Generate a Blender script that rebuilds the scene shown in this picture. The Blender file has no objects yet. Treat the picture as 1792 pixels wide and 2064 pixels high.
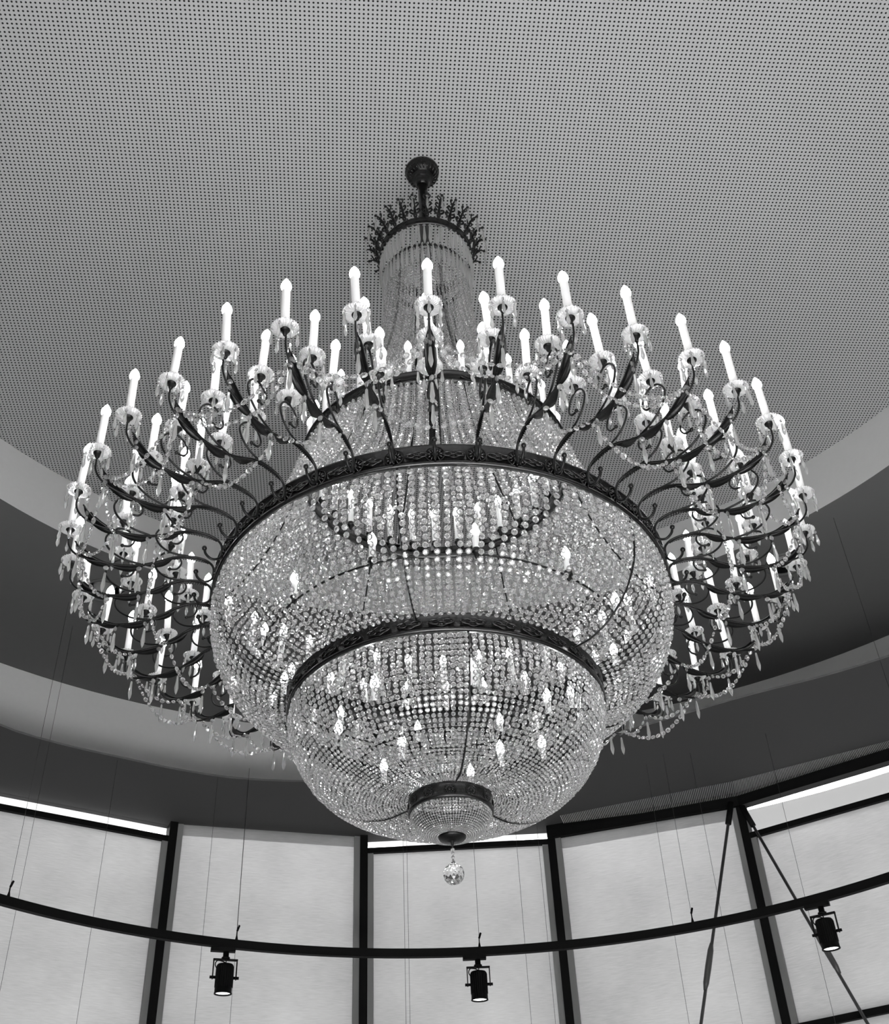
import bpy, math, random
from mathutils import Vector, Matrix
from mathutils.geometry import tessellate_polygon

random.seed(7)
PI = math.pi
R = math.radians
H = 1.6                      # eye height above the floor
scene = bpy.context.scene
COL = scene.collection

# ---------------------------------------------------------------- camera
PITCH, ROLL = R(39.37), R(-2.88)
fw = Vector((0, math.cos(PITCH), math.sin(PITCH)))
r0 = Vector((1, 0, 0)); u0 = r0.cross(fw)
rt = math.cos(ROLL) * r0 + math.sin(ROLL) * u0
up = -math.sin(ROLL) * r0 + math.cos(ROLL) * u0
cam_d = bpy.data.cameras.new('camera')
cam = bpy.data.objects.new('camera', cam_d)
COL.objects.link(cam)
cam_d.sensor_fit = 'HORIZONTAL'
cam_d.sensor_width = 36.0
cam_d.lens = 36.0 * 2315.7 / 1792.0
cam_d.clip_start = 0.05
cam.matrix_world = Matrix(((rt.x, up.x, -fw.x, 0), (rt.y, up.y, -fw.y, 0), (rt.z, up.z, -fw.z, H), (0, 0, 0, 1)))
scene.camera = cam

# ---------------------------------------------------------------- sky, exposure
world = bpy.data.worlds.new('overcast_sky')
scene.world = world
world.use_nodes = True
bg = world.node_tree.nodes['Background']
bg.inputs[0].default_value = (1, 1, 1, 1)
bg.inputs[1].default_value = 1.45
# unseen sun added to brighten the near ceiling, coming in through the clear windows behind the viewer, onto the floor
sun_d = bpy.data.lights.new('sun', 'SUN'); sun_d.energy = 120.0; sun_d.angle = R(.6)
sun = bpy.data.objects.new('sun', sun_d); COL.objects.link(sun)
sun.location = (-3, -8, 12)
sun.rotation_euler = Vector((.30, .45, -.90)).to_track_quat('-Z', 'Y').to_euler()
scene.view_settings.view_transform = 'Standard'
scene.view_settings.look = 'None'
scene.view_settings.gamma = 1.0
scene.view_settings.use_curve_mapping = False
scene.view_settings.exposure = 0.0
scene.cycles.use_denoising = True
scene.cycles.max_bounces = 10
scene.cycles.transmission_bounces = 10
scene.cycles.transparent_max_bounces = 12
scene.cycles.diffuse_bounces = 3
scene.cycles.adaptive_threshold = 0.04
scene.cycles.glossy_bounces = 4
scene.cycles.caustics_reflective = True
scene.cycles.caustics_refractive = True
scene.cycles.sample_clamp_indirect = 16.0

BULB = 27.0                  # candle bulb emission
SPOT = 6.0

# ---------------------------------------------------------------- materials
def new_mat(name):
    m = bpy.data.materials.new(name); m.use_nodes = True
    nt = m.node_tree; nt.nodes.clear()
    out = nt.nodes.new('ShaderNodeOutputMaterial')
    return m, nt, out

def g(v): return (v, v, v, 1.0)

def principled(name, v, rough=.5, metal=0.0, bump=0.0, bscale=60.0, vary=0.0, spec=.5):
    m, nt, out = new_mat(name)
    p = nt.nodes.new('ShaderNodeBsdfPrincipled')
    p.inputs['Base Color'].default_value = g(v)
    p.inputs['Roughness'].default_value = rough
    p.inputs['Metallic'].default_value = metal
    p.inputs['Specular IOR Level'].default_value = spec
    if bump or vary:
        tc = nt.nodes.new('ShaderNodeTexCoord')
        n = nt.nodes.new('ShaderNodeTexNoise'); n.inputs['Scale'].default_value = bscale
        n.inputs['Detail'].default_value = 4
        nt.links.new(tc.outputs['Object'], n.inputs['Vector'])
        if bump:
            b = nt.nodes.new('ShaderNodeBump'); b.inputs['Strength'].default_value = bump
            b.inputs['Distance'].default_value = .004
            nt.links.new(n.outputs['Fac'], b.inputs['Height'])
            nt.links.new(b.outputs['Normal'], p.inputs['Normal'])
        if vary:
            mr = nt.nodes.new('ShaderNodeMapRange')
            mr.inputs['To Min'].default_value = v * (1 - vary); mr.inputs['To Max'].default_value = v * (1 + vary)
            nt.links.new(n.outputs['Fac'], mr.inputs['Value'])
            nt.links.new(mr.outputs['Result'], p.inputs['Base Color'])
    nt.links.new(p.outputs[0], out.inputs[0])
    return m

def crystal(name, ior=1.52, rough=0.0, v=.98, milk=0.0, body=0.0):
    """cut glass; milk = share of light scattered through, body = share scattered back; both added to brighten the crystals"""
    m, nt, out = new_mat(name)
    gl = nt.nodes.new('ShaderNodeBsdfGlass')
    gl.inputs['Color'].default_value = g(v); gl.inputs['IOR'].default_value = ior
    gl.inputs['Roughness'].default_value = rough
    last = gl.outputs[0]
    for kind, share in (('ShaderNodeBsdfTranslucent', milk), ('ShaderNodeBsdfDiffuse', body)):
        if not share: continue
        tr = nt.nodes.new(kind); tr.inputs['Color'].default_value = g(.95)
        mx = nt.nodes.new('ShaderNodeMixShader'); mx.inputs[0].default_value = share
        nt.links.new(last, mx.inputs[1]); nt.links.new(tr.outputs[0], mx.inputs[2]); last = mx.outputs[0]
    nt.links.new(last, out.inputs[0])
    return m

def emitter(name, s):
    m, nt, out = new_mat(name)
    e = nt.nodes.new('ShaderNodeEmission'); e.inputs[0].default_value = g(1); e.inputs[1].default_value = s
    nt.links.new(e.outputs[0], out.inputs[0])
    return m

def fabric(name):
    m, nt, out = new_mat(name)
    tc = nt.nodes.new('ShaderNodeTexCoord')
    mp = nt.nodes.new('ShaderNodeMapping'); mp.inputs['Scale'].default_value = (14, 14, 260)
    n = nt.nodes.new('ShaderNodeTexNoise'); n.inputs['Scale'].default_value = 1.0; n.inputs['Detail'].default_value = 5
    n2 = nt.nodes.new('ShaderNodeTexNoise'); n2.inputs['Scale'].default_value = 2.2; n2.inputs['Detail'].default_value = 3
    nt.links.new(tc.outputs['Object'], mp.inputs['Vector']); nt.links.new(mp.outputs[0], n.inputs['Vector'])
    nt.links.new(tc.outputs['Object'], n2.inputs['Vector'])
    ad = nt.nodes.new('ShaderNodeMath'); ad.operation = 'ADD'
    nt.links.new(n.outputs['Fac'], ad.inputs[0]); nt.links.new(n2.outputs['Fac'], ad.inputs[1])
    mr = nt.nodes.new('ShaderNodeMapRange'); mr.inputs['From Min'].default_value = .6; mr.inputs['From Max'].default_value = 1.4
    mr.inputs['To Min'].default_value = .58; mr.inputs['To Max'].default_value = .92
    nt.links.new(ad.outputs[0], mr.inputs['Value'])
    d = nt.nodes.new('ShaderNodeBsdfDiffuse'); t = nt.nodes.new('ShaderNodeBsdfTranslucent')
    d.inputs[0].default_value = g(.22); nt.links.new(mr.outputs[0], t.inputs[0])
    mx = nt.nodes.new('ShaderNodeMixShader'); mx.inputs[0].default_value = .49
    nt.links.new(d.outputs[0], mx.inputs[1]); nt.links.new(t.outputs[0], mx.inputs[2])
    nt.links.new(mx.outputs[0], out.inputs[0])
    return m

def pane_mat(name):
    m, nt, out = new_mat(name)
    t = nt.nodes.new('ShaderNodeBsdfTransparent'); t.inputs[0].default_value = g(.97)
    gl = nt.nodes.new('ShaderNodeBsdfGlossy'); gl.inputs['Roughness'].default_value = .02
    mx = nt.nodes.new('ShaderNodeMixShader')
    mx.inputs[0].default_value = .05
    nt.links.new(t.outputs[0], mx.inputs[1]); nt.links.new(gl.outputs[0], mx.inputs[2])
    nt.links.new(mx.outputs[0], out.inputs[0])
    return m

def perforated(name, v, pitch, rot, rad=.235):
    m, nt, out = new_mat(name)
    tc = nt.nodes.new('ShaderNodeTexCoord')
    mp = nt.nodes.new('ShaderNodeMapping'); mp.vector_type = 'POINT'
    mp.inputs['Rotation'].default_value = (0, 0, -rot)
    s = 1 / pitch; mp.inputs['Scale'].default_value = (1, 1, 1)
    nt.links.new(tc.outputs['Object'], mp.inputs['Vector'])
    sc = nt.nodes.new('ShaderNodeVectorMath'); sc.operation = 'MULTIPLY'; sc.inputs[1].default_value = (s, s, 0)
    nt.links.new(mp.outputs[0], sc.inputs[0])
    frc = nt.nodes.new('ShaderNodeVectorMath'); frc.operation = 'FRACTION'
    nt.links.new(sc.outputs[0], frc.inputs[0])
    sb = nt.nodes.new('ShaderNodeVectorMath'); sb.operation = 'SUBTRACT'; sb.inputs[1].default_value = (.5, .5, 0)
    nt.links.new(frc.outputs[0], sb.inputs[0])
    ln = nt.nodes.new('ShaderNodeVectorMath'); ln.operation = 'LENGTH'
    nt.links.new(sb.outputs[0], ln.inputs[0])
    mr = nt.nodes.new('ShaderNodeMapRange')
    mr.inputs['From Min'].default_value = rad - .02; mr.inputs['From Max'].default_value = rad + .02
    mr.inputs['To Min'].default_value = .012; mr.inputs['To Max'].default_value = v
    nt.links.new(ln.outputs['Value'], mr.inputs['Value'])
    p = nt.nodes.new('ShaderNodeBsdfPrincipled'); p.inputs['Roughness'].default_value = .9
    p.inputs['Specular IOR Level'].default_value = .1
    nt.links.new(mr.outputs[0], p.inputs['Base Color'])
    nt.links.new(p.outputs[0], out.inputs[0])
    return m

M = dict(
    bead=crystal('bead_crystal', 1.5, 0, .99, .12, .04),
    drop=crystal('drop_crystal', 1.5, 0, .99, .20, .08),
    ball=crystal('ball_crystal', 1.5, 0, .97),
    dish=crystal('pressed_glass', 1.48, .05, .98, .28, .18),
    bronze=principled('dark_bronze', .045, .27, .9, .2, 60, .35, .3),
    iron=principled('black_iron', .004, .40, 0, .2, 150, 0, .25),
    pin=principled('steel_pin', .05, .35, .8),
    sleeve=principled('white_candle_sleeve', .80, .45),
    bulb=emitter('lit_bulb', BULB),
    lens=emitter('spot_lens', SPOT),
    black=principled('black_paint', .004, .6, 0, 0, 60, 0, .12),
    grey=principled('grey_channel', .22, .5),
    steel=principled('grey_steel_rod', .09, .45, .3),
    wire=principled('thin_wire', .05, .4, .6),
    fabric=fabric('linen_blind'),
    pane=pane_mat('window_glass'),
    ceil=perforated('perforated_plaster', .35, .0204, R(5.8)),
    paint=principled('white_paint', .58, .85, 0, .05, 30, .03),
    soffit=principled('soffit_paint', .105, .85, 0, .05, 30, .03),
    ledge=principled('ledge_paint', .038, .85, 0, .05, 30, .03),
    rib=principled('ribbed_grille', .42, .6),
    floor=principled('pale_stone_floor', .50, .5, 0, .1, 8, .15),
)

M['bulb'].cycles.emission_sampling = 'NONE'      # many tiny bulbs: found by the rays that reach them
M['lens'].cycles.emission_sampling = 'NONE'

# ---------------------------------------------------------------- mesh helpers
class MB:
    def __init__(s): s.v = []; s.f = []; s.m = []; s.sm = []
    def add(s, vs, fs, mi=0, smooth=False, mat=None):
        o = len(s.v)
        s.v += [tuple(mat @ Vector(p)) for p in vs] if mat is not None else [tuple(p) for p in vs]
        for f in fs:
            s.f.append(tuple(i + o for i in f)); s.m.append(mi); s.sm.append(smooth)
    def box(s, c, d, mi=0, mat=None):
        x, y, z = c; a, b, e = d[0] / 2, d[1] / 2, d[2] / 2
        vs = [(x + i * a, y + j * b, z + k * e) for i in (-1, 1) for j in (-1, 1) for k in (-1, 1)]
        s.add(vs, [(0, 1, 3, 2), (4, 6, 7, 5), (0, 4, 5, 1), (2, 3, 7, 6), (0, 2, 6, 4), (1, 5, 7, 3)], mi, False, mat)
    def tube(s, P, rad, n=6, mi=0, mat=None, cap=True):
        P = [Vector(p) for p in P]
        if not hasattr(rad, '__len__'): rad = [rad] * len(P)
        T = [(P[min(i + 1, len(P) - 1)] - P[max(i - 1, 0)]).normalized() for i in range(len(P))]
        a = Vector((0, 1, 0)) if abs(T[0].y) < .9 else Vector((1, 0, 0))
        nrm = (a - T[0] * a.dot(T[0])).normalized()
        vs = []
        for i, p in enumerate(P):
            nrm = (nrm - T[i] * nrm.dot(T[i])).normalized()
            b = T[i].cross(nrm)
            for k in range(n):
                w = 2 * PI * k / n
                vs.append(p + (nrm * math.cos(w) + b * math.sin(w)) * rad[i])
        fs = [(i * n + k, i * n + (k + 1) % n, (i + 1) * n + (k + 1) % n, (i + 1) * n + k) for i in range(len(P) - 1) for k in range(n)]
        if cap: fs += [tuple(range(n - 1, -1, -1)), tuple((len(P) - 1) * n + k for k in range(n))]
        s.add(vs, fs, mi, True, mat)
    def lathe(s, prof, n=24, mi=0, smooth=True, mat=None, closed=False, c=(0, 0)):
        vs = []; cx, cy = c
        for r_, z_ in prof:
            for k in range(n):
                w = 2 * PI * k / n
                vs.append((cx + r_ * math.cos(w), cy + r_ * math.sin(w), z_))
        m = len(prof); fs = []
        for i in range(m if closed else m - 1):
            j = (i + 1) % m
            for k in range(n):
                fs.append((i * n + k, i * n + (k + 1) % n, j * n + (k + 1) % n, j * n + k))
        if not closed:
            if prof[0][0] > 1e-6: fs.append(tuple(range(n - 1, -1, -1)))
            if prof[-1][0] > 1e-6: fs.append(tuple((m - 1) * n + k for k in range(n)))
        s.add(vs, fs, mi, smooth, mat)
    def sphere(s, c, r_, n=8, mi=0):
        prof = [(max(r_ * math.sin(PI * i / n), 1e-5), c[2] - r_ * math.cos(PI * i / n)) for i in range(n + 1)]
        s.lathe(prof, n + 2, mi, True, None, False, (c[0], c[1]))
    def mesh(s, name, mats):
        me = bpy.data.meshes.new(name)
        me.from_pydata(s.v, [], s.f)
        me.polygons.foreach_set('material_index', s.m)
        me.polygons.foreach_set('use_smooth', s.sm)
        for m in mats: me.materials.append(m)
        me.update()
        return me
    def build(s, name, mats, parent=None, loc=(0, 0, 0), rotz=0):
        return put(name, s.mesh(name, mats if isinstance(mats, (list, tuple)) else [mats]), parent, loc, rotz)

def put(name, data, parent=None, loc=(0, 0, 0), rotz=0):
    o = bpy.data.objects.new(name, data)
    COL.objects.link(o)
    o.location = loc
    o.rotation_euler = (0, 0, rotz)
    if parent: o.parent = parent
    return o

def tag(o, label=None, cat=None, group=None, kind=None):
    if label: o['label'] = label
    if cat: o['category'] = cat
    if group: o['group'] = group
    if kind: o['kind'] = kind
    return o

def spline(P, n=8):
    P = [Vector(p) for p in P]
    Q = [2 * P[0] - P[1]] + P + [2 * P[-1] - P[-2]]
    out = []
    for i in range(len(P) - 1):
        a, b, c, d = Q[i:i + 4]
        for k in range(n):
            u = k / n
            out.append(.5 * ((2 * b) + (-a + c) * u + (2 * a - 5 * b + 4 * c - d) * u * u + (-a + 3 * b - 3 * c + d) * u ** 3))
    out.append(P[-1])
    return out

def rz(p): return (p[0], 0, p[1])        # (radius, height) -> local arm plane

def resample(pts, steps):
    """walk along a polyline; steps = function(arc fraction) -> spacing; yields (point, tangent, fraction)"""
    L = [0]
    for a, b in zip(pts, pts[1:]): L.append(L[-1] + (b - a).length)
    tot = L[-1]; s = 0; out = []; i = 0
    s = steps(0) / 2
    while s < tot - steps(s / tot) * .3:
        while L[i + 1] < s: i += 1
        u = (s - L[i]) / (L[i + 1] - L[i])
        out.append((pts[i].lerp(pts[i + 1], u), (pts[i + 1] - pts[i]).normalized(), s / tot))
        s += steps(s / tot)
    return out

# octagonal crystal: flat cut stone, table front and back
def oct_geo(a, t, tab=.58):
    vs = []
    for (rr, zz) in ((a * tab, t), (a, 0), (a * tab, -t)):
        for k in range(8):
            w = PI * (k + .5) / 4
            vs.append((rr * math.cos(w), rr * math.sin(w), zz))
    fs = [tuple(range(8)), tuple(range(23, 15, -1))]
    for r_ in (0, 1):
        for k in range(8):
            fs.append((r_ * 8 + k, (r_ + 1) * 8 + k, (r_ + 1) * 8 + (k + 1) % 8, r_ * 8 + (k + 1) % 8))
    return vs, fs

def frame(p, t, n, twist=0):
    """matrix: local x = along strand, z = facing normal"""
    t = t.normalized(); n = (n - t * n.dot(t)).normalized(); b = n.cross(t)
    n2 = n * math.cos(twist) + b * math.sin(twist); b2 = n2.cross(t)
    return Matrix(((t.x, b2.x, n2.x, p.x), (t.y, b2.y, n2.y, p.y), (t.z, b2.z, n2.z, p.z), (0, 0, 0, 1)))

OV, OF = oct_geo(1, .46)
def add_bead(mb, mtx, a, asp=1.0, mi=0):
    mb.add([(x * a * asp, y * a, z * a) for x, y, z in OV], OF, mi, False, mtx)

def add_link(mb, p, q, r_=.0011, mi=1):
    mb.tube([p, q], r_, 3, mi, cap=False)

def drop_geo(mb, top, L, w, mi=0, n=6, tilt=None):
    """long faceted drop prism hanging from 'top'"""
    prof = [(.10 * w, 0), (.26 * w, -.05 * L), (.32 * w, -.30 * L), (.5 * w, -.66 * L), (.30 * w, -.86 * L), (.01 * w, -L)]
    vs = []; m = len(prof)
    for r_, z_ in prof:
        for k in range(n):
            a = 2 * PI * (k + .5) / n
            vs.append((top[0] + r_ * math.cos(a), top[1] + r_ * math.sin(a), top[2] + z_))
    fs = [(i * n + k, i * n + (k + 1) % n, (i + 1) * n + (k + 1) % n, (i + 1) * n + k) for i in range(m - 1) for k in range(n)]
    fs = [f[::-1] for f in fs] + [tuple(range(n)), tuple((m - 1) * n + k for k in range(n - 1, -1, -1))]
    mb.add(vs, fs, mi)

# ================================================================= THE ROOM
AX, AY = -.0272, 3.4                     # chandelier axis in plan
def cyl(r_, deg, z): a = R(deg); return Vector((AX + r_ * math.sin(a), AY - r_ * math.cos(a), z + H))
def circle(c, r_, z, n=160): return [Vector((c[0] + r_ * math.cos(2 * PI * k / n), c[1] + r_ * math.sin(2 * PI * k / n), z + H)) for k in range(n)]

def loft(name, A, B, mat):
    n = len(A); mb = MB()
    mb.add(A + B, [(k, (k + 1) % n, n + (k + 1) % n, n + k) for k in range(n)], 0, True)
    return tag(mb.build(name, mat), kind='structure')

def flat(name, loops, mat, up_=.0):
    tri = tessellate_polygon(loops); vs = [p for l in loops for p in l]
    mb = MB(); mb.add(vs, [tuple(t) for t in tri])
    return tag(mb.build(name, mat), kind='structure')

NW = 22; WR = 5.05; ST = 360 / NW
def mull(k, z, dr=0): return cyl(WR + dr, 180 - ST / 2 + ST * k, z)     # k=0 right edge .. angles decrease to the right
ZW = 3.7
outer_poly = [mull(k, ZW, .10) for k in range(NW)]

# floor
flat('floor', [[Vector((p.x, p.y, 0)) for p in outer_poly]], M['floor'])
# perforated ceiling disc
cc0, cr0, cz0 = (.081, 3.437), 3.33, 5.03
flat('ceiling', [circle(cc0, cr0, cz0)], M['ceil'])
cc1, cr1, cz1 = (.062, 3.378), 3.284, 4.55
loft('wall_cove', circle(cc0, cr0, cz0), circle(cc1, cr1, cz1), M['paint'])
cc2, cr2 = (.110, 3.562), 4.82
DL = [(-2.30, 6.19), (2.27, 6.28)]
holes = [[Vector((x + .115 * math.cos(2 * PI * k / 32), y + .115 * math.sin(2 * PI * k / 32), cz1 + H)) for k in range(32)] for x, y in DL]
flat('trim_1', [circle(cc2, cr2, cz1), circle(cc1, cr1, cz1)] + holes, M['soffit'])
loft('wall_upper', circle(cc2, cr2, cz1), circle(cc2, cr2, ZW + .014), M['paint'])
# lower ledge with its own inner edge
edge_a = {}
for r_, a in ((4.17, -136.56), (4.19, -142.17), (4.18, -147.68), (4.20, -153.4), (4.20, -159.83), (4.10, -170), (3.95, -179), (3.80, -190), (3.71, -198.27), (3.66, -206.47), (3.68, -212.7), (3.78, -219.78), (3.86, -224.83)):
    edge_a[a % 360] = r_
for a in range(0, 360, 6):
    if a < 128 or a > 232: edge_a[a] = 4.0
ks = sorted(edge_a)
def edge_r(a):
    for i_ in range(len(ks)):
        a0, a1 = ks[i_], ks[(i_ + 1) % len(ks)] + (360 if i_ == len(ks) - 1 else 0)
        if a0 <= a <= a1:
            u_ = (a - a0) / (a1 - a0)
            rm, rp = edge_a[ks[i_ - 1]], edge_a[ks[(i_ + 2) % len(ks)]]; r0_, r1_ = edge_a[ks[i_]], edge_a[ks[(i_ + 1) % len(ks)]]
            return .5 * (2 * r0_ + (r1_ - rm) * u_ + (2 * rm - 5 * r0_ + 4 * r1_ - rp) * u_ * u_ + (3 * r0_ - rm - 3 * r1_ + rp) * u_ ** 3)
    return 4.0
inner = [cyl(edge_r(a), a, ZW) for a in range(0, 360, 2)]
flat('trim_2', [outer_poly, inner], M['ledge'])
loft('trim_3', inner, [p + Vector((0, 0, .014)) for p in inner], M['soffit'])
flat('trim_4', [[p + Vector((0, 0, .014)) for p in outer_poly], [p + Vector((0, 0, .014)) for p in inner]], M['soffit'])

# ribbed grille strip at the foot of the ledge, right of the centre window
mb = MB()
ga = [Vector((.759, 8.185, ZW)), Vector((1.996, 7.746, ZW)), Vector((2.986, 7.242, ZW)), Vector((3.75, 6.72, ZW))]
gb = [Vector((.763, 8.263, ZW)), Vector((2.037, 8.02, ZW)), Vector((3.12, 7.53, ZW)), Vector((3.95, 6.95, ZW))]
NR = 300
def lerp3(L, u):
    u *= len(L) - 1; i = min(int(u), len(L) - 2); return L[i].lerp(L[i + 1], u - i)
for i in range(NR):
    u = i / NR
    a = lerp3(ga, u); b = lerp3(gb, min(u + .006, 1))
    a = a + Vector((0, 0, H - .002)); b = b + Vector((0, 0, H - .03))
    mb.tube([a, b], .0028, 4, cap=False)
tag(mb.build('ceiling_grille', M['rib']), 'long ribbed grille strip along the dark ledge above the right windows', 'grille', kind='stuff')

# recessed downlights in the upper soffit
for i, (x, y) in enumerate(DL):
    e = put('recessed_downlight', None, None, (x, y, cz1 + H))
    tag(e, ['round recessed downlight in the soffit left of the chandelier', 'round recessed downlight in the soffit right of the chandelier'][i], 'downlight')
    mb = MB(); mb.lathe([(.118, -.001), (.132, -.001), (.132, -.006), (.112, -.008), (.110, .004), (.115, .004)], 32, closed=True)
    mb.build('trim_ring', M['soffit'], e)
    mb = MB(); mb.lathe([(.1145, 0), (.11, .16), (.001, .16)], 32)
    mb.f = [f for f in mb.f if len(f) == 4]; mb.m = mb.m[:len(mb.f)]; mb.sm = mb.sm[:len(mb.f)]
    mb.build('housing', M['black'], e)
    mb = MB(); mt = Matrix.Translation((0, 0, .05)) @ Matrix.Rotation(R(18 if i else -18), 4, 'Y')
    mb.lathe([(.03, .09), (.06, .085), (.075, .0), (.075, -.02), (.066, -.02), (.05, .03), (.001, .035)], 24, mat=mt)
    mb.build('lamp_head', M['grey'], e)

# ---------------------------------------------------------------- window wall
FL = -H                                   # floor in camera-height coordinates
def seg_box(mb, A, B, z0, z1, t0, t1, mi=0, e0=0, e1=0):
    """box along a facet from A to B (plan), heights z0..z1, depth range t0..t1 outward; e0/e1 trims at the ends"""
    d = Vector((B.x - A.x, B.y - A.y, 0)); Lg = d.length; d.normalize()
    n = Vector((-d.y, d.x, 0)); c = Vector((AX, AY, 0))
    if (Vector((A.x, A.y, 0)) - c).dot(n) < 0: n = -n
    a = Vector((A.x, A.y, 0)) + d * e0; b = Vector((B.x, B.y, 0)) - d * e1
    vs = [p + n * t + Vector((0, 0, z + H)) for p in (a, b) for t in (t0, t1) for z in (z0, z1)]
    mb.add(vs, [(0, 1, 3, 2), (4, 6, 7, 5), (0, 4, 5, 1), (2, 3, 7, 6), (0, 2, 6, 4), (1, 5, 7, 3)], mi)

def seg_sheet(mb, A, B, z0, z1, t, e=0):
    d = Vector((B.x - A.x, B.y - A.y, 0)); d.normalize()
    n = Vector((-d.y, d.x, 0))
    if (Vector((A.x - AX, A.y - AY, 0))).dot(n) < 0: n = -n
    a = Vector((A.x, A.y, H)) + d * e + n * t; b = Vector((B.x, B.y, H)) - d * e + n * t
    mb.add([a + Vector((0, 0, z0)), b + Vector((0, 0, z0)), b + Vector((0, 0, z1)), a + Vector((0, 0, z1))], [(0, 1, 2, 3)])

# panel p spans mull(p) .. mull(p+1); p=0 is the centre (behind the ball), p=-1 to the right, p=+1 to the left
def corners(p): return mull(p, 0), mull(p + 1, 0)
# angle grows to the left when seen from inside: check sign
if mull(1, 0).x < mull(0, 0).x: SGN = 1
else: SGN = -1
def panel(pos):                           # pos -2..2 from left to right
    k = -pos if SGN == 1 else pos
    return corners(k)
cfg = {-2: (3.57, False), -1: (None, False), 0: (3.58, False), 1: (None, True), 2: (3.37, True)}
words = {-2: 'leftmost', -1: 'second from left', 0: 'centre', 1: 'second from right', 2: 'rightmost'}
for i, pos in enumerate((-2, -1, 0, 1, 2)):
    A, B = panel(pos); tz, head = cfg[pos]
    if A.x > B.x: A, B = B, A
    w = put('window_%d' % (i + 1), None, None, ((A.x + B.x) / 2, (A.y + B.y) / 2, 0)); tag(w, kind='structure')
    off = w.location.copy()
    def bld(name, mb, mat):
        mb.v = [(x - off.x, y - off.y, z) for x, y, z in mb.v]
        return mb.build(name, mat, w)
    mb = MB(); seg_box(mb, A, B, FL, ZW, .040, .048); bld('pane', mb, M['pane'])
    if head:
        mb = MB(); seg_box(mb, A, B, ZW - .10, ZW, -.05, .03, 0, -.02, -.02); bld('head_beam', mb, M['black'])
    if tz:
        mb = MB(); seg_box(mb, A, B, tz - .020, tz + .020, -.03, .03); bld('transom', mb, M['black'])
    if pos == 2:
        mb = MB(); seg_box(mb, A, B, 2.03, 2.075, -.03, .06); bld('transom', mb, M['black'])
    mb = MB(); seg_box(mb, A, B, FL, FL + .08, -.02, .12); bld('sill', mb, M['black'])
    # roller blind
    top = tz - .02 if tz else ZW - (.10 if head else .005)
    rb = put('roller_blind', None, None, (off.x, off.y, FL + H))
    tag(rb, 'pale linen roller blind covering the %s window' % words[pos], 'blind', 'linen roller blinds on the window wall')
    def bl2(name, mb, mat):
        mb.v = [(x - off.x, y - off.y, z) for x, y, z in mb.v]
        return mb.build(name, mat, rb)
    mb = MB(); seg_sheet(mb, A, B, FL + .1, top, .004, .035); bl2('fabric', mb, M['fabric'])
    mb = MB(); seg_box(mb, A, B, FL + .08, FL + .11, -.006, .014, 0, .05, .05); bl2('hem_bar', mb, M['grey'])
    for e0, e1 in ((.02, None), (None, .02)):
        mb = MB(); Lg = (Vector((B.x - A.x, B.y - A.y, 0))).length
        a0 = .02 if e0 else Lg - .075; a1 = Lg - .075 if e0 else .02
        seg_box(mb, A, B, FL + .08, top, -.02, .02, 0, a0, a1); bl2('side_channel', mb, M['grey'])
    if not tz:
        mb = MB(); seg_sheet(mb, A, B, top - .085, top, -.008, .05); bl2('valance', mb, M['fabric'])

# mullions between the windows in view
for i, pos in enumerate((-1, 0, 1, 2, -2, 3)):
    A, B = panel(pos if pos != 3 else 2)
    if A.x > B.x: A, B = B, A
    P = A if pos != 3 else B
    n = Vector((P.x - AX, P.y - AY, 0)).normalized(); t = Vector((-n.y, n.x, 0))
    mb = MB()
    vs = [Vector((P.x, P.y, 0)) + n * dn + t * dt + Vector((0, 0, z)) for dn in (-.04, .10) for dt in (-.029, .029) for z in (0, ZW + H)]
    mb.add(vs, [(0, 1, 3, 2), (4, 6, 7, 5), (0, 4, 5, 1), (2, 3, 7, 6), (0, 2, 6, 4), (1, 5, 7, 3)])
    tag(mb.build('trim_%d' % (5 + i), M['black']), kind='structure')

# rest of the round wall, outside the frame: clear glass behind the viewer, blinds to the right, plaster to the left
mb = MB(); mg = MB(); mw = MB(); mp_ = MB()
for pos in list(range(3, 20)):
    A, B = panel(pos)
    if 9 <= pos <= 12: seg_sheet(mg, A, B, FL, ZW, .15)
    elif pos == 19 or pos <= 4: seg_sheet(mb, A, B, FL, ZW, .08)
    else: seg_sheet(mw, A, B, FL, ZW, .08)
    seg_box(mp_, A, B, FL, ZW, -.05, .16, 0, 0, (A - B).length - .06)
tag(mb.build('wall_side', M['fabric']), kind='structure')
tag(mg.build('window_6', M['pane']), kind='structure')
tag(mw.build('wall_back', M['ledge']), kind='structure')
tag(mp_.build('trim_11', M['black']), kind='structure')

# outdoor sunshade slab above the windows in view
mb = MB(); sh0 = []; sh1 = []
for k in range(25):
    a_ = 180 - 45 + 90 * k / 24
    sh0.append(cyl(WR + .52, a_, 3.80)); sh1.append(cyl(WR + 1.25, a_, 3.80))
vs = sh0 + sh1 + [p + Vector((0, 0, .05)) for p in sh0 + sh1]
n = 25; fs = []
for k in range(n - 1):
    fs += [(k, k + 1, n + k + 1, n + k), (2 * n + k, 3 * n + k, 3 * n + k + 1, 2 * n + k + 1), (k, 2 * n + k, 2 * n + k + 1, k + 1), (n + k, n + k + 1, 3 * n + k + 1, 3 * n + k)]
fs += [(0, n, 3 * n, 2 * n), (n - 1, 3 * n - 1, 4 * n - 1, 2 * n - 1)]
mb.add(vs, fs); tag(mb.build('trim_12', M['paint']), kind='structure')

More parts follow.
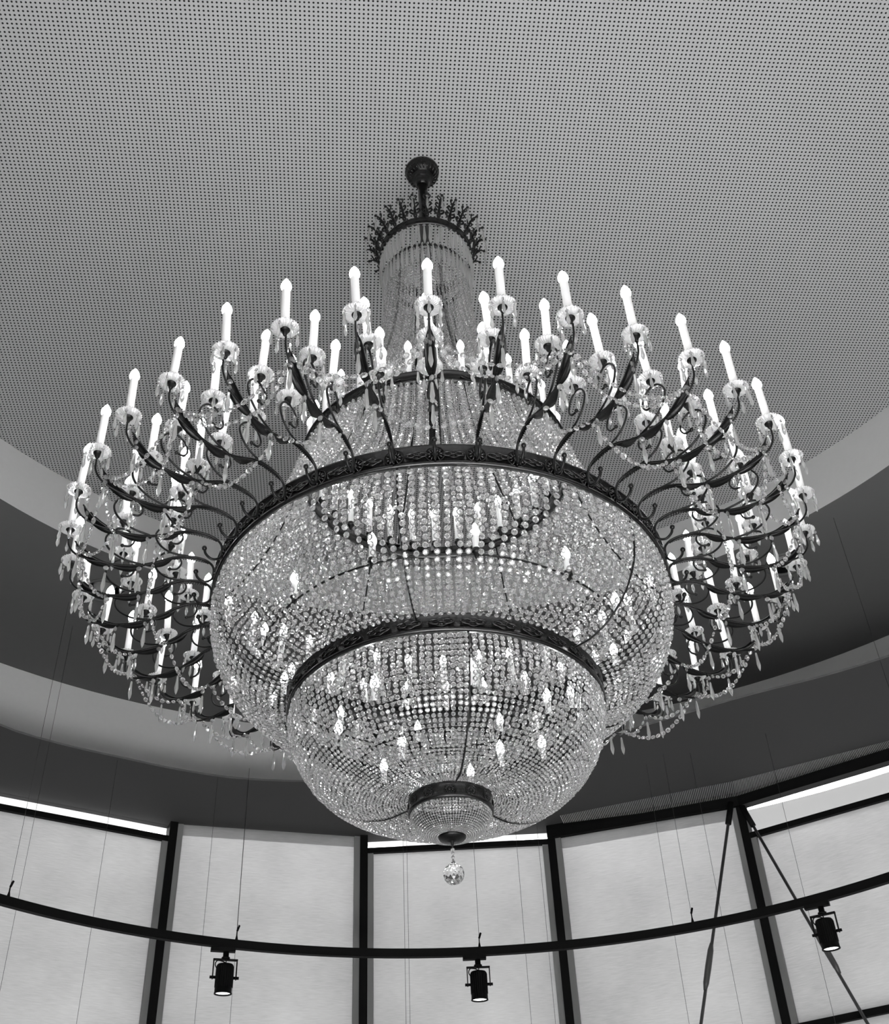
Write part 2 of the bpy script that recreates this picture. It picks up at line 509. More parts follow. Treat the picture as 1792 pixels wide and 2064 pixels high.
# diagonal bracing rods beside the right mullion
def brace(pts, knot, label):
    e = put('bracing_rod', None, None, pts[1] + Vector((0, 0, 0))); tag(e, label, 'rod', 'bracing rods by the windows')
    o = e.location.copy()
    mb = MB(); mb.tube([p - o for p in pts], .011, 8); mb.build('rod', M['steel'], e)
    d = (pts[1] - pts[0]).normalized(); k = Vector(knot)
    mb = MB(); mb.tube([k - d * s_ - o for s_ in (.16, .11, 0, -.11, -.16)], [.011, .02, .022, .02, .011], 8); mb.build('turnbuckle', M['steel'], e)
    mb = MB(); mb.tube([pts[0] - o - d * .03, pts[0] - o + d * .14], .022, 8); mb.build('end_fork', M['black'], e)
def ext(a, b, s_): return a + (b - a) * s_
Z = Vector((0, 0, H)); nin = Vector((-.04, -.13, 0))
bl0, bl1 = Vector((2.028, 8.081, 3.598)) + Z + nin, Vector((1.567, 8.163, 2.162)) + Z + nin
brace([bl0, ext(bl0, bl1, 3.05)], Vector((1.669, 8.145, 2.488)) + Z + nin, 'grey diagonal bracing rod left of the right mullion, leaning left')
br0, br1 = Vector((2.113, 8.053, 3.55)) + Z + nin, Vector((2.503, 7.768, 2.009)) + Z + nin
brace([br0, ext(br0, br1, 2.95)], Vector((2.396, 7.846, 2.454)) + Z + nin, 'grey diagonal bracing rod right of the right mullion, leaning right')

# ---------------------------------------------------------------- curved lighting track
RC, RRR, RZ = (.1066, 4.0006), 3.525, 2.5
tr = put('lighting_track', None, None, (RC[0], RC[1], RZ + H))
tag(tr, 'black curved lighting track hanging on thin wires before the windows', 'track')
mb = MB(); n = 120
arc = [R(-12) + k * R(204) / n for k in range(n + 1)]
vs = []
for a in arc:
    for dr, dz in ((-.018, -.026), (.018, -.026), (.018, .026), (-.018, .026)):
        vs.append(((RRR + dr) * math.cos(a), (RRR + dr) * math.sin(a), dz))
fs = [(i * 4 + k, i * 4 + (k + 1) % 4, i * 4 + 4 + (k + 1) % 4, i * 4 + 4 + k) for i in range(n) for k in range(4)]
mb.add(vs, fs, 0, False); mb.build('rail', M['black'], tr)
def on_track(x, y):
    a = math.atan2(y - RC[1], x - RC[0]); return RRR * math.cos(a), RRR * math.sin(a)
for (x, y, top) in ((-2.54, 6.28, cz1), (-1.42, 7.16, ZW), (.085, 7.52, ZW), (1.428, 7.264, ZW)):
    X, Y = on_track(x, y)
    mb = MB(); mb.tube([(X, Y, .07), (X, Y, top - RZ)], .0013, 4); mb.build('suspension_wire', M['wire'], tr)
    mb = MB(); mb.tube([(X, Y, .02), (X, Y, .05), (X, Y, .06), (X, Y, .085)], [.012, .006, .004, .004], 6)
    mb.tube([(X, Y, .085), (X + .012, Y, .12)], .007, 5); mb.build('wire_gripper', M['black'], tr)

def spotlight(x, y, rot, label):
    X, Y = on_track(x, y); bx, by, bz = RC[0] + X, RC[1] + Y, RZ + H - .026
    e = put('track_spotlight', None, None, (bx, by, bz), rot); tag(e, label, 'spotlight', 'spotlights on the curved track')
    mb = MB(); mb.box((-.02, 0, -.012), (.15, .034, .024)); mb.build('track_adapter', M['black'], e)
    mb = MB(); mb.lathe([(.018, -.024), (.018, -.055), (.026, -.058), (.026, -.068), (.001, -.068)], 12); mb.build('swivel', M['black'], e)
    mb = MB()
    mb.box((0, 0, -.072), (.150, .022, .008)); mb.box((-.071, 0, -.130), (.006, .022, .116)); mb.box((.071, 0, -.130), (.006, .022, .116))
    mb.build('yoke', M['black'], e)
    mb = MB(); prof = []
    mt = Matrix.Translation((0, 0, -.175)) @ Matrix.Rotation(R(4), 4, 'X')
    mb.lathe([(.001, .074), (.046, .074), (.052, .066), (.052, -.088), (.054, -.092), (.054, -.098), (.047, -.098), (.045, -.080), (.001, -.080)], 32, mat=mt)
    for k in range(24):
        a = 2 * PI * k / 24
        mb.box((.053 * math.cos(a), .053 * math.sin(a), .0), (.003, .003, .12), 0, mt)
    mb.build('lamp_body', M['black'], e)
    mb = MB(); mb.lathe([(.001, -.079), (.0445, -.079), (.0445, -.090), (.001, -.093)], 28, mat=mt); mb.build('lens', M['lens'], e)
    for s_ in (-1, 1):
        mb = MB(); mb.tube([(s_ * .05, 0, -.178), (s_ * .088, 0, -.178)], .009, 8); mb.build('knob', M['black'], e)
    mb = MB(); mb.tube(spline([(-.005, 0, -.07), (-.01, .0, -.10), (.0, .0, -.108)] if 0 else [(.0, -.012, -.068), (.002, -.012, -.092), (-.02, -.012, -.085), (-.05, -.012, -.082), (-.062, -.012, -.105), (-.05, -.012, -.13)], 5), .0035, 5)
    mb.build('cable', M['black'], e)
    return e
spotlight(-1.491, 7.171, R(18), 'black track spotlight hanging left of the chandelier before the second blind')
spotlight(.068, 7.522, R(2), 'black track spotlight hanging below the crystal ball before the centre blind')
spotlight(2.152, 6.918, R(-28), 'black track spotlight at the far right beside the bracing rod')

# thin display wires hanging from the ledge in front of the blinds
WIRES = [(-2.62, 6.59, ZW + .85, 1.45, 'thin wire at the far left hanging before the leftmost blind'),
         (-2.28, 6.96, ZW, 1.7, 'thin wire hanging at the right part of the leftmost blind'),
         (-1.66, 7.26, ZW, .9, 'thin wire hanging at the left part of the second blind from left'),
         (-1.46, 7.33, ZW, .9, 'thin wire hanging behind the left track spotlight'),
         (-.405, 7.66, ZW, .9, 'left wire of the close pair before the centre blind'),
         (-.380, 7.67, ZW, .9, 'right wire of the close pair before the centre blind'),
         (.385, 7.65, ZW, .9, 'thin wire hanging right of the crystal ball before the centre blind'),
         (.535, 7.63, ZW, .9, 'thin wire hanging beside the right edge of the centre blind'),
         (1.33, 7.42, ZW, .9, 'thin wire hanging at mid width of the second blind from right'),
         (1.62, 7.28, ZW, 1.3, 'thin wire crossing behind the left bracing rod'),
         (2.10, 7.05, ZW, 1.5, 'thin wire hanging behind the right track spotlight'),
         (2.49, 5.80, cz1, .8, 'long thin wire falling from the upper soffit at far right')]
for x, y, zt, zb, lab in WIRES:
    e = put('hanging_wire', None, None, (x, y, zb + H)); tag(e, lab, 'wire', 'thin hanging wires')
    mb = MB(); mb.tube([(0, 0, 0), (0, 0, zt - zb)], .0012, 4); mb.build('cable', M['wire'], e)
    mb = MB(); mb.tube([(0, 0, -.02), (0, 0, .0), (0, 0, .02)], [.003, .006, .003], 6); mb.build('end_stop', M['black'], e)

# ================================================================= THE CHANDELIER
Z0 = 1.33
root = put('chandelier', None, None, (AX, AY, Z0 + H))
tag(root, 'huge lit crystal chandelier with forty candle arms hanging from the perforated ceiling', 'chandelier')
LZ = (0, 0, -Z0)
def rot_of(deg): return R(deg - 90)
def cpart(name, mb, mats, deg=None, parent=None):
    """part of the chandelier"""
    if parent is None: return mb.build(name, mats, root, LZ, rot_of(deg) if deg is not None else 0)
    return mb.build(name, mats, parent)

# ---- canopy, stem, central pole
mb = MB(); mb.lathe([(.085, 5.03), (.086, 5.015), (.079, 5.008), (.081, 4.998), (.072, 4.978), (.054, 4.968), (.050, 4.962), (.050, 4.950), (.040, 4.942), (.032, 4.925), (.026, 4.90)], 40)
can = cpart('ceiling_canopy', mb, M['bronze'])
mb = MB()
for k in range(24):
    a = 2 * PI * k / 24
    mb.tube([(.080 * math.cos(a), .080 * math.sin(a), 4.997), (.073 * math.cos(a + .12), .073 * math.sin(a + .12), 4.979), (.058 * math.cos(a + .2), .058 * math.sin(a + .2), 4.969)], [.003, .005, .002], 5)
mb.build('leaf_relief', M['bronze'], can)
mb = MB(); mb.lathe([(.024, 4.92), (.024, 4.36), (.03, 4.35), (.03, 4.33), (.030, 4.32), (.030, 3.12), (.018, 3.08), (.002, 3.07)], 16); cpart('stem', mb, M['bronze'])

# ---- bands
def band(name, r_, z, h, t=.010, lip=.006, mat='bronze'):
    mb = MB(); a, b = z - h / 2, z + h / 2
    mb.lathe([(r_ - t, a), (r_ + lip * .3, a), (r_ + lip, a + .004), (r_ + lip, a + .010), (r_, a + .014), (r_ - .001, z), (r_, b - .012), (r_ + lip * .7, b - .009), (r_ + lip * .7, b - .003), (r_, b), (r_ - t, b)], 160, closed=True)
    return cpart(name, mb, M[mat])
RB, ZB = .8072, 2.356
main_ring = band('main_ring', RB, ZB, .082)
neck_ring = band('neck_ring', .527, 2.993, .058)
lower_ring = band('lower_ring', .5266, 1.933, .066)
cap_ring = band('cap_ring', .1330, 1.583, .052, .006, .003)
crown_ring = band('crown_ring', .2142, 4.33, .05, .006, .004)
crown_inner = band('crown_inner_ring', .185, 4.19, .03, .005, .002)

# rosette and scroll cartouche ornaments; parts of the main band
mb = MB()
mb.lathe([(.001, .004), (.007, .0075), (.009, .003), (.010, .003)], 12, mat=None)
for k in range(12):
    a = 2 * PI * k / 12
    mb.tube([(.010 * math.cos(a), .010 * math.sin(a), .002), (.018 * math.cos(a), .018 * math.sin(a), .005), (.027 * math.cos(a), .027 * math.sin(a), .002)], [.002, .0034, .0012], 5)
n = 28; mb.tube([(.030 * math.cos(2 * PI * k / n), .030 * math.sin(2 * PI * k / n), .002) for k in range(n + 1)], .0022, 5, cap=False)
ros_me = mb.mesh('rosette', [M['bronze']])
mb = MB(); P = []
for k in range(61):
    t = 2 * PI * k / 60; P.append((.036 * math.cos(t), .017 * math.sin(t) * (1 + .18 * math.cos(4 * t)), .0025))
mb.tube(P, .0022, 5, cap=False)
for s_ in (-1, 1):
    mb.tube([(s_ * .034, 0, .003), (s_ * .046, 0, .002)], [.004, .001], 5)
    for q in (-1, 1):
        mb.tube([(s_ * (.008 + .010 * (1 - math.cos(t_ * .35)) + .002 * t_), q * (.003 + .010 * math.sin(t_ * .35) * math.exp(-.06 * t_)), .004) for t_ in range(0, 14)], .0024, 5)
mb.tube([(-.028, 0, .003), (.028, 0, .003)], .0018, 5)
car_me = mb.mesh('cartouche', [M['bronze']])
def ring_ornament(name, me, ring, r_, z, deg, scale=1.0):
    o = put(name, me, ring)
    a = R(deg); n_ = Vector((math.sin(a), -math.cos(a), 0)); t_ = Vector((math.cos(a), math.sin(a), 0))
    p = Vector((0, 0, z)) + n_ * r_
    o.matrix_local = Matrix(((t_.x, 0, n_.x, p.x), (t_.y, 0, n_.y, p.y), (0, 1, 0, p.z), (0, 0, 0, 1))) @ Matrix.Scale(scale, 4)
    return o
NA = 40; PH = .5
ang = lambda k: PH + 360 / NA * k
for k in range(NA):
    ring_ornament('rosette', ros_me, main_ring, RB - .001, ZB, ang(k))
    if k % 2 == 0:
        for s_ in (-1, 1): ring_ornament('cartouche', car_me, main_ring, RB - .001, ZB, ang(k) + s_ * 4.0, .74)
for k in range(24): ring_ornament('cartouche', car_me, neck_ring, .5265, 2.993, 15 * k, .62)
for k in range(34): ring_ornament('cartouche', car_me, lower_ring, .526, 1.933, 360 / 34 * k, .8)
for k in range(12): ring_ornament('rosette', ros_me, cap_ring, .1327, 1.583, 30 * k, .55)

# ---- candle, bulb, dish, socket shapes (shared)
def candle_mesh(h, r_):
    mb = MB(); mb.lathe([(r_ * .94, 0), (r_, .004), (r_, h - .003), (r_ * .9, h)], 16); return mb.mesh('candle_sleeve', [M['sleeve']])
def bulb_mesh(s_=1.0):
    mb = MB(); mb.lathe([(.0095 * s_, -.002), (.0125 * s_, .004), (.0152 * s_, .011), (.0158 * s_, .018), (.0140 * s_, .027), (.0092 * s_, .038), (.0040 * s_, .047), (.0005, .052)], 14)
    return mb.mesh('bulb', [M['bulb']])
SLV = candle_mesh(.150, .0125); SLV2 = candle_mesh(.140, .0115); BLB = bulb_mesh(); BLB2 = bulb_mesh(.9)
# fluted glass drip dish
mb = MB(); n = 56; vs = []
top = [(.012, .004), (.021, .001), (.031, .002), (.0395, .0075)]; bot = [(.0385, .0040), (.030, -.002), (.021, -.0035), (.012, -.001)]
for (r_, z_) in top + bot:
    for k in range(n):
        a = 2 * PI * k / n; w = (r_ - .012) / .0275; fl = (1 if k % 2 else -1) * w
        vs.append((r_ * (1 + .022 * fl) * math.cos(a), r_ * (1 + .022 * fl) * math.sin(a), z_ + .0013 * fl))
m_ = len(top + bot)
mb.add(vs, [(i * n + k, ((i + 1) % m_) * n + k, ((i + 1) % m_) * n + (k + 1) % n, i * n + (k + 1) % n) for i in range(m_) for k in range(n)])
DISH = mb.mesh('drip_dish', [M['dish']])
mb = MB(); mb.lathe([(.004, -.024), (.006, -.020), (.0095, -.010), (.0105, -.004), (.0145, -.003), (.0145, .001), (.0125, .003), (.0125, .012), (.001, .012)], 16)
SOCK = mb.mesh('candle_socket', [M['iron']])
# small dish prism: bead and drop, hanging from the origin
mb = MB()
add_bead(mb, frame(Vector((0, 0, -.010)), Vector((0, 0, -1)), Vector((1, 0, 0)), .5), .006)
drop_geo(mb, (0, 0, -.020), .050, .0125); add_link(mb, (0, 0, .002), (0, 0, -.022), .0008)
PRS = mb.mesh('prism', [M['drop'], M['pin']])
# long pendant: two beads and a large drop
def pendant_mesh(nb, L=.082):
    mb = MB(); z = -.010
    for i in range(nb):
        add_bead(mb, frame(Vector((0, 0, z)), Vector((0, 0, -1)), Vector((1, 0, 0)), random.uniform(0, 1.5)), .0095); z -= .023
    drop_geo(mb, (0, 0, z + .004), L, .016); add_link(mb, (0, 0, .004), (0, 0, z + .003))
    return mb.mesh('pendant', [M['drop'], M['pin']])
PEN1, PEN2 = pendant_mesh(1), pendant_mesh(2)

# ---- one candle arm (profile in radius / height)
ARM = [(.873, 2.356), (.866, 2.334), (.845, 2.319), (.822, 2.328), (.814, 2.352), (.818, 2.386), (.842, 2.407), (.878, 2.415), (.918, 2.413), (.96, 2.398), (1.00, 2.376), (1.05, 2.354), (1.10, 2.342), (1.165, 2.340), (1.212, 2.358), (1.252, 2.388)]
mb = MB(); pts = spline([rz(p) for p in ARM], 5)
mb.tube(pts, [.0046 - .0012 * (i / len(pts)) for i in range(len(pts))], 7)
mb.sphere(rz(ARM[0]), .0088, 6)
def stem(P, r_=.0036):
    q = spline([rz(p) for p in P], 6); mb.tube(q, r_, 6); return q
stem([(1.165, 2.340), (1.225, 2.345), (1.272, 2.362), (1.297, 2.395), (1.301, 2.436)], .0033)
stem([(1.055, 2.354), (1.115, 2.366), (1.165, 2.398), (1.183, 2.440), (1.165, 2.478), (1.1345, 2.492), (1.102, 2.478), (1.089, 2.448), (1.100, 2.424), (1.124, 2.420)])
mb.sphere((1.126, 0, 2.421), .0068, 6)
stem([(.895, 2.415), (.960, 2.420), (1.003, 2.446), (1.022, 2.486), (1.004, 2.522), (.974, 2.534), (.944, 2.520), (.930, 2.490), (.942, 2.464), (.966, 2.460)])
mb.sphere((.968, 0, 2.461), .0068, 6)
ARM_ME = mb.mesh('arm', [M['iron']])

def leaf_on(pathpts, width, drop, teeth, name, flip=1):
    """folded acanthus leaf following a path; serrated where teeth>0"""
    mb = MB(); n = len(pathpts) - 1; vs = []; th = .0016
    for i, p in enumerate(pathpts):
        u = i / n
        w = width * (math.sin(PI * min(1, u * 1.05 + .03)) ** .75) * (1 - .25 * u)
        if i == n: w = .0004
        if teeth: w *= (1.0 if i % 2 else .62)
        w = max(w, .0015)
        t = (pathpts[min(i + 1, n)] - pathpts[max(i - 1, 0)]).normalized(); nn = Vector((0, 1, 0)).cross(t) * -1
        if nn.z > 0: nn = -nn
        c = p + nn * .004
        for (yy, dd) in ((-w, drop * w), (-w * .5, drop * .22 * w), (0, -.0025), (w * .5, drop * .22 * w), (w, drop * w)):
            vs.append(c + Vector((0, yy, 0)) + nn * dd)
        for (yy, dd) in ((w, drop * w), (w * .5, drop * .22 * w), (0, -.0025), (-w * .5, drop * .22 * w), (-w, drop * w)):
            vs.append(c + Vector((0, yy, 0)) + nn * (dd + th))
    m_ = 10
    fs = [(i * m_ + k, (i + 1) * m_ + k, (i + 1) * m_ + (k + 1) % m_, i * m_ + (k + 1) % m_) for i in range(n) for k in range(m_)]
    fs += [tuple(range(m_)), tuple(n * m_ + k for k in range(m_ - 1, -1, -1))]
    mb.add(vs, fs, 0, not teeth)
    return mb.mesh(name, [M['iron']])
def path_between(ra, rb, n):
    sub = [p for p in pts[20:] if ra <= p.x <= rb]
    res = []
    for i in range(n + 1):
        u = i / n * (len(sub) - 1); k = min(int(u), len(sub) - 2); res.append(sub[k].lerp(sub[k + 1], u - k))
    return res
tip = spline([Vector(rz(p)) for p in ((1.15, 2.340), (1.19, 2.347), (1.23, 2.368), (1.258, 2.394), (1.275, 2.415))], 4)
LEAVES = [leaf_on(path_between(.83, .985, 34), .0082, .9, True, 'leaf_sheath'),
          leaf_on(path_between(.955, 1.055, 12), .0175, .55, False, 'leaf'),
          leaf_on(path_between(1.045, 1.175, 14), .0190, .55, False, 'leaf'),
          leaf_on(tip, .0190, .6, False, 'leaf')]
CUPS = [(1.301, 2.462), (1.1345, 2.518), (.974, 2.560)]

arms = []
for k in range(NA):
    arm = put('arm', ARM_ME, root, LZ, rot_of(ang(k))); arms.append(arm)
    for me in LEAVES: put(me.name, me, arm)
    near = min(k, NA - k) <= 8
    fringe = None
    for ci, (cr, cz) in enumerate(CUPS):
        cz += random.uniform(-.004, .004)
        ty = random.uniform(-.006, .006)
        tilt = Matrix.Translation((cr, ty, cz)) @ Matrix.Rotation(random.gauss(0, R(2.0)), 4, 'X') @ Matrix.Rotation(random.gauss(0, R(2.0)), 4, 'Y')
        for nm, me, dz, rr_ in (('candle_socket', SOCK, 0, 0), ('drip_dish', DISH, 0, random.uniform(0, 6)), ('candle_sleeve', SLV, .010, 0), ('bulb', BLB, .160, 0)):
            o_ = put(nm, me, arm)
            o_.matrix_local = tilt @ Matrix.Translation((0, 0, dz)) @ Matrix.Rotation(rr_, 4, 'Z')
        ph = random.uniform(0, 1)
        for q in range(6):
            a = 2 * PI * q / 6 + ph; loc = (cr + .0365 * math.cos(a), ty + .0365 * math.sin(a), cz + .002)
            if near: put('prism', PRS, arm, loc, random.uniform(0, 6))
            else:
                if fringe is None: fringe = MB()
                fringe.v += [(v.co.x + loc[0], v.co.y + loc[1], v.co.z + loc[2]) for v in PRS.vertices]
                o_ = len(fringe.v) - len(PRS.vertices)
                for p_ in PRS.polygons:
                    fringe.f.append(tuple(i + o_ for i in p_.vertices)); fringe.m.append(p_.material_index); fringe.sm.append(False)
    if fringe: tag(fringe.build('prism_fringe', [M['drop'], M['pin']], arm), kind='stuff')
    put('pendant', PEN2, arm, (1.262, 0, 2.392), random.uniform(0, 6))
    put('pendant', PEN1, arm, (1.06, 0, 2.345), random.uniform(0, 6))
    put('pendant', PEN1, arm, (1.165, 0, 2.330), random.uniform(0, 6))

# ---- bead swags between the arms
def swag_mesh(pa, da, pb, db, sag, size, name, asp=1.25):
    A = Vector((pa[0] * math.cos(R(da)), pa[0] * math.sin(R(da)), pa[1])); B = Vector((pb[0] * math.cos(R(db)), pb[0] * math.sin(R(db)), pb[1]))
    P = [A.lerp(B, u / 24) + Vector((0, 0, -sag * (1 - (2 * u / 24 - 1) ** 2))) for u in range(25)]
    mb = MB(); bs = resample(P, lambda s_: size * 2 * asp + .004); last = A
    for p, t, u in bs:
        a = size * (.8 + .35 * math.sin(PI * u))
        add_bead(mb, frame(p, t, Vector((p.x, p.y, .3)).normalized(), random.uniform(-.9, .9)), a, asp)
        add_link(mb, last + (p - last) * .3, p - t * a * asp * .9, .0009); last = p + t * a * asp * .8
    return mb.mesh(name, [M['bead'], M['pin']])
SW1 = [swag_mesh((1.262, 2.385), 0, (1.262, 2.385), 18, s_, .0088, 'outer_swag') for s_ in (.10, .115, .09)]
SW2 = [swag_mesh((1.262, 2.385), 0, (1.165, 2.332), 9, .055, .0082, 'short_swag'), swag_mesh((1.165, 2.332), 0, (1.262, 2.385), 9, .055, .0082, 'short_swag')]
SW3 = [swag_mesh((1.03, 2.36), 0, (1.03, 2.36), 18, s_, .0088, 'inner_swag') for s_ in (.075, .09)]
for k in range(0, NA, 2):
    put('outer_swag', SW1[(k // 2) % 3], root, LZ, rot_of(ang(k)))
    put('short_swag', SW2[0], root, LZ, rot_of(ang(k))); put('short_swag', SW2[1], root, LZ, rot_of(ang(k + 1)))
    put('inner_swag', SW3[(k // 2) % 2], root, LZ, rot_of(ang(k + 1)))

# ---- crystal strands forming the bodies
def strand(prof, size, gap, seed, tw=.5, asp=1.0, jit=.002, base=None):
    """size(u) -> bead radius; returns list of bead matrices + links"""
    rnd = random.Random(seed)
    P = spline([Vector(rz(p)) for p in prof], 10); res = []
    base = rnd.uniform(-tw, tw) if base is None else base
    for p, t, u in resample(P, lambda u_: 2 * size(u_) * asp + gap):
        nrm = Vector((-t.z, 0, t.x))
        if nrm.x < 0: nrm = -nrm
        a = size(u)
        p = p + Vector((rnd.uniform(-1, 1) * jit, rnd.uniform(-1, 1) * jit, 0))
        res.append((p, t, nrm, base + rnd.uniform(-tw, tw) * .6, a, asp))
    return res
def strand_mesh(bs, name):
    mb = MB(); last = None
    for p, t, nrm, tw, a, asp in bs:
        add_bead(mb, frame(p, t, nrm, tw), a, asp)
        if last is not None: add_link(mb, last, p - t * a * asp * .85)
        last = p + t * a * asp * .85
    return mb.mesh(name, [M['bead'], M['pin']])
CONE = [(.533, 2.962), (.575, 2.80), (.635, 2.64), (.712, 2.50), (.795, 2.398)]
BOWL = [(.799, 2.315), (.803, 2.24), (.787, 2.15), (.742, 2.06), (.672, 1.99), (.60, 1.955), (.535, 1.947)]
BASIN = [(.521, 1.90), (.517, 1.83), (.486, 1.745), (.427, 1.667), (.342, 1.613), (.24, 1.590), (.139, 1.606)]
NECK = [(.188, 4.18), (.196, 3.9), (.245, 3.6), (.345, 3.3), (.522, 3.024)]
FIN = [(.128, 1.556), (.125, 1.535), (.109, 1.511), (.080, 1.492), (.040, 1.482)]
NS = 144
V_CONE = [strand_mesh(strand(CONE, lambda u: .0108, .0016, 10 + i, .22, 1.0, .001, (0, 1.45, .15, 1.3, -.2, 1.6)[i]), 'cone_strand') for i in range(6)]
V_BOWL_B = [strand(BOWL, lambda u: .0122 - .0042 * u, .0030, 30 + i, .22) for i in range(6)]
V_BOWL = [strand_mesh(b, 'bowl_strand') for b in V_BOWL_B]
V_BAS = [strand_mesh(strand(BASIN, lambda u: .0098 - .0066 * u ** 1.3, .0040 - .003 * u, 50 + i, .25), 'basin_strand') for i in range(6)]
V_NECK = [strand_mesh(strand(NECK, lambda u: .0085 + .003 * u, .0018, 70 + i, .3, 1.0, .0015, (0, 1.45, .2, 1.3)[i]), 'neck_strand') for i in range(4)]
V_FIN = [strand_mesh(strand(FIN, lambda u: .0042 - .0012 * u, .0004, 90 + i, .3, 1.0, .0003), 'finial_strand') for i in range(3)]
mb = MB(); mb.add(OV, OF); BEAD = mb.mesh('bead', [M['bead']])
for k in range(NS):
    d = 360 / NS * k + random.uniform(-.25, .25)
    put('cone_strand', V_CONE[(k % 2) + 2 * random.randrange(3)], root, LZ, rot_of(d + 1.2))
    i = random.randrange(6)
    if min(k, NS - k) <= 5:                               # strands facing the viewer: every bead its own piece
        mb = MB(); last = None
        for p, t, nrm, tw, a, asp in V_BOWL_B[i]:
            if last is not None: add_link(mb, last, p - t * a * .85, .0011, 0)
            last = p + t * a * .85
        s_ = put('bowl_strand', mb.mesh('bowl_strand_pins', [M['pin']]), root, LZ, rot_of(d))
        for p, t, nrm, tw, a, asp in V_BOWL_B[i]:
            b = put('bead', BEAD, s_); b.matrix_local = frame(p, t, nrm, tw) @ Matrix.Scale(a, 4)
    else:
        put('bowl_strand', V_BOWL[i], root, LZ, rot_of(d))
    put('basin_strand', random.choice(V_BAS), root, LZ, rot_of(d + .6))
for k in range(72): put('neck_strand', V_NECK[(k % 2) + 2 * random.randrange(2)], root, LZ, rot_of(360 / 72 * k + random.uniform(-.5, .5)))
for k in range(80): put('finial_strand', random.choice(V_FIN), root, LZ, rot_of(4.5 * k))

# support ribs under the strands
def ribs(name, prof, degs, r_=.0035, inset=.008):
    mb = MB(); mb.tube(spline([Vector(rz((p[0] - inset, p[1]))) for p in prof], 8), r_, 6); me = mb.mesh(name, [M['iron']])
    for d in degs: put(name, me, root, LZ, rot_of(d))
ribs('bowl_rib', BOWL, [-8 + 60 * k for k in range(6)])
ribs('basin_rib', BASIN, [9 + 120 * k for k in range(3)])
ribs('cone_rib', CONE, [-27 + 60 * k for k in range(6)])
ribs('neck_rib', NECK, [-40 + 60 * k for k in range(6)], .005)
def spider(name, r_, z, n, ph, rad=.005):
    mb = MB()
    for k in range(n):
        a = R(ph) + 2 * PI * k / n
        mb.tube([(.014 * math.cos(a), .014 * math.sin(a), z), (r_ * math.cos(a), r_ * math.sin(a), z)], rad, 6)
    cpart(name, mb, M['iron'])
mb = MB(); n = 90
mb.tube([(.30 * math.cos(2 * PI * k / n), .30 * math.sin(2 * PI * k / n), 1.70) for k in range(n + 1)], .005, 6, cap=False)
cpart('inner_hoop', mb, M['iron'])

# inner lamps: candles standing on the neck ring, in the bowl and in the basin
def lamp(r_, z, deg, sl, bl, h):
    e = put('inner_candle', sl, root); a = R(deg)
    e.location = (r_ * math.sin(a), -r_ * math.cos(a), z - Z0)
    put('bulb', bl, e, (0, 0, h)); put('candle_socket', SOCK, e, (0, 0, -.004))
for k in range(32): lamp(.500, 3.028, 2.3 + 11.25 * k, SLV2, BLB2, .139)
SHORT = candle_mesh(.060, .0105)
for k in range(12): lamp(.62, 2.13, 11 + 30 * k, SHORT, BLB2, .059)
for k in range(7): lamp(.36, 1.80, 14 + 360 / 7 * k, SHORT, BLB2, .059)
for k in range(2): lamp(.17, 1.70, -60 + 150 * k, SHORT, BLB2, .059)
mb = MB(); n = 120
for r_, z in ((.62, 2.118), (.36, 1.788)):
    mb.tube([(r_ * math.cos(2 * PI * k / n), r_ * math.sin(2 * PI * k / n), z) for k in range(n + 1)], .004, 5, cap=False)
for k in range(3):
    a = 2 * PI * k / 3 + .3
    mb.tube([(.62 * math.cos(a), .62 * math.sin(a), 2.118), (.765 * math.cos(a), .765 * math.sin(a), 2.118)], .003, 5)
    mb.tube([(.36 * math.cos(a), .36 * math.sin(a), 1.788), (.50 * math.cos(a), .50 * math.sin(a), 1.795)], .003, 5)
mb.tube([(.170 * math.cos(2 * PI * k / n), .170 * math.sin(2 * PI * k / n), 1.69) for k in range(n + 1)], .003, 5, cap=False)
for k in range(3):
    a = 2 * PI * k / 3 + .3
    mb.tube([(.17 * math.cos(a), .17 * math.sin(a), 1.69), (.30 * math.cos(a), .30 * math.sin(a), 1.70), (.45 * math.cos(a), .45 * math.sin(a), 1.70)], .003, 5)
cpart('lamp_frame', mb, M['iron'])

# ---- crown: fleurons and hanging prisms
mb = MB()
mb.tube(spline([rz(p) for p in ((.216, 4.345), (.226, 4.375), (.240, 4.405), (.262, 4.430), (.282, 4.432))], 5), [.0075] * 8 + [.006] * 8 + [.004] * 5, 6)
for s_ in (-1, 1):
    for (r1, z1, sz) in ((.224, 4.368, 1.2), (.238, 4.398, 1.0), (.258, 4.424, .8)):
        mb.tube(spline([(r1, 0, z1), (r1 + .002, s_ * .012 * sz, z1 + .008), (r1 + .006, s_ * .019 * sz, z1 + .018), (r1 + .008, s_ * .014 * sz, z1 + .026), (r1 + .007, s_ * .008 * sz, z1 + .020)], 4), .0042 * sz, 5)
mb.sphere((.284, 0, 4.430), .0075, 6); mb.sphere((.222, 0, 4.362), .0105, 6)
FLE = mb.mesh('crown_fleuron', [M['iron']])
mb = MB(); add_bead(mb, frame(Vector((0, 0, -.010)), Vector((0, 0, -1)), Vector((1, 0, 0)), .4), .007)
drop_geo(mb, (0, 0, -.020), .085, .013); add_link(mb, (0, 0, 0), (0, 0, -.02)); CPR = mb.mesh('crown_prism', [M['drop'], M['pin']])
mb = MB(); add_bead(mb, frame(Vector((0, 0, -.010)), Vector((0, 0, -1)), Vector((1, 0, 0)), .4), .008)
drop_geo(mb, (0, 0, -.020), .125, .017); add_link(mb, (0, 0, 0), (0, 0, -.02)); CPL = mb.mesh('crown_prism', [M['drop'], M['pin']])
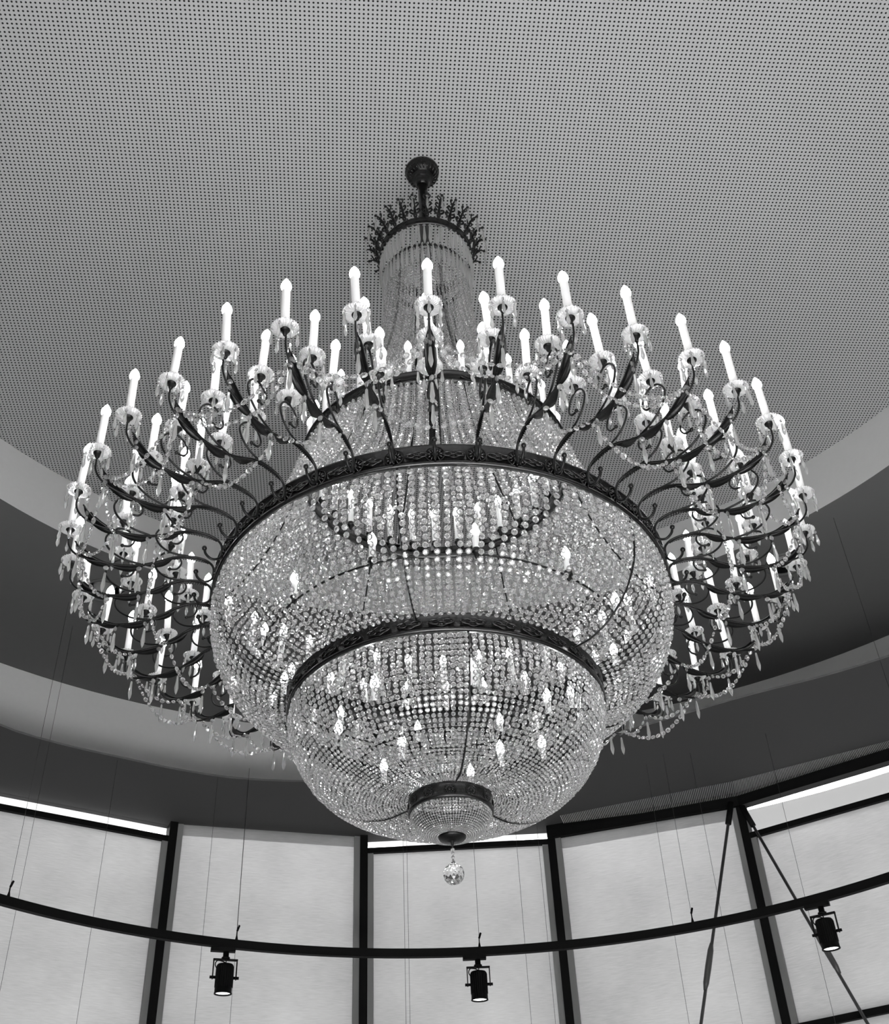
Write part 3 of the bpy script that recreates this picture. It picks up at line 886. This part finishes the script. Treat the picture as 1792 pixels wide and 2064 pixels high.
for k in range(26):
    d = 360 / 26 * (k + .3)
    f_ = put('crown_fleuron', FLE, root, LZ, rot_of(d)); put('prism', CPR, f_, (.284, 0, 4.424))
for k in range(52):
    a = R(360 / 52 * k); c_, s_ = math.sin(a), -math.cos(a)
    put('crown_prism', CPL, root, (.212 * c_, .212 * s_, 4.306 - Z0), random.uniform(0, 6))
    put('crown_prism', CPL, root, (.200 * math.sin(a + .06), -.200 * math.cos(a + .06), 4.19 - Z0), random.uniform(0, 6))

# ---- finial: black cap, bead stem, crystal ball
mb = MB(); mb.lathe([(.001, 1.496), (.020, 1.497), (.040, 1.492), (.044, 1.484), (.040, 1.476), (.020, 1.470), (.006, 1.466), (.004, 1.455), (.001, 1.455)], 32); cpart('finial_cap', mb, M['iron'])
mb = MB(); mb.tube([(0, 0, 1.46), (0, 0, 1.397)], .0012, 5, 1)
for i in range(4): 
    z = 1.443 - .013 * i; mb.lathe([(.0005, z + .0062), (.0045, z + .004), (.0066, z), (.0045, z - .004), (.0005, z - .0062)], 8, 0, False)
cpart('bead_stem', mb, [M['drop'], M['pin']])
mb = MB(); r_ = .0330; n = 14; m_ = 9; prof = [(max(r_ * math.sin(PI * i / m_), .0004), 1.365 + r_ * math.cos(PI * i / m_)) for i in range(m_ + 1)]
vs = []
for i, (q, z) in enumerate(prof):
    for k in range(n):
        a = 2 * PI * (k + .5 * (i % 2)) / n; vs.append((q * math.cos(a), q * math.sin(a), z))
fs = []
for i in range(m_):
    for k in range(n):
        a0, a1, b0, b1 = i * n + k, i * n + (k + 1) % n, (i + 1) * n + k, (i + 1) * n + (k + 1) % n
        fs += ([(a0, b0, a1), (a1, b0, b1)] if i % 2 == 0 else [(a0, b0, b1), (a0, b1, a1)]) if i % 2 else [(a0, b0, a1), (a1, b0, b1)]
fs.append(tuple(range(n))); fs.append(tuple(m_ * n + k for k in range(n - 1, -1, -1)))
mb.add(vs, fs); cpart('crystal_ball', mb, M['ball'])
mb = MB(); mb.lathe([(.003, 1.404), (.006, 1.402), (.009, 1.396), (.001, 1.394)], 10); cpart('ball_cap', mb, M['pin'])
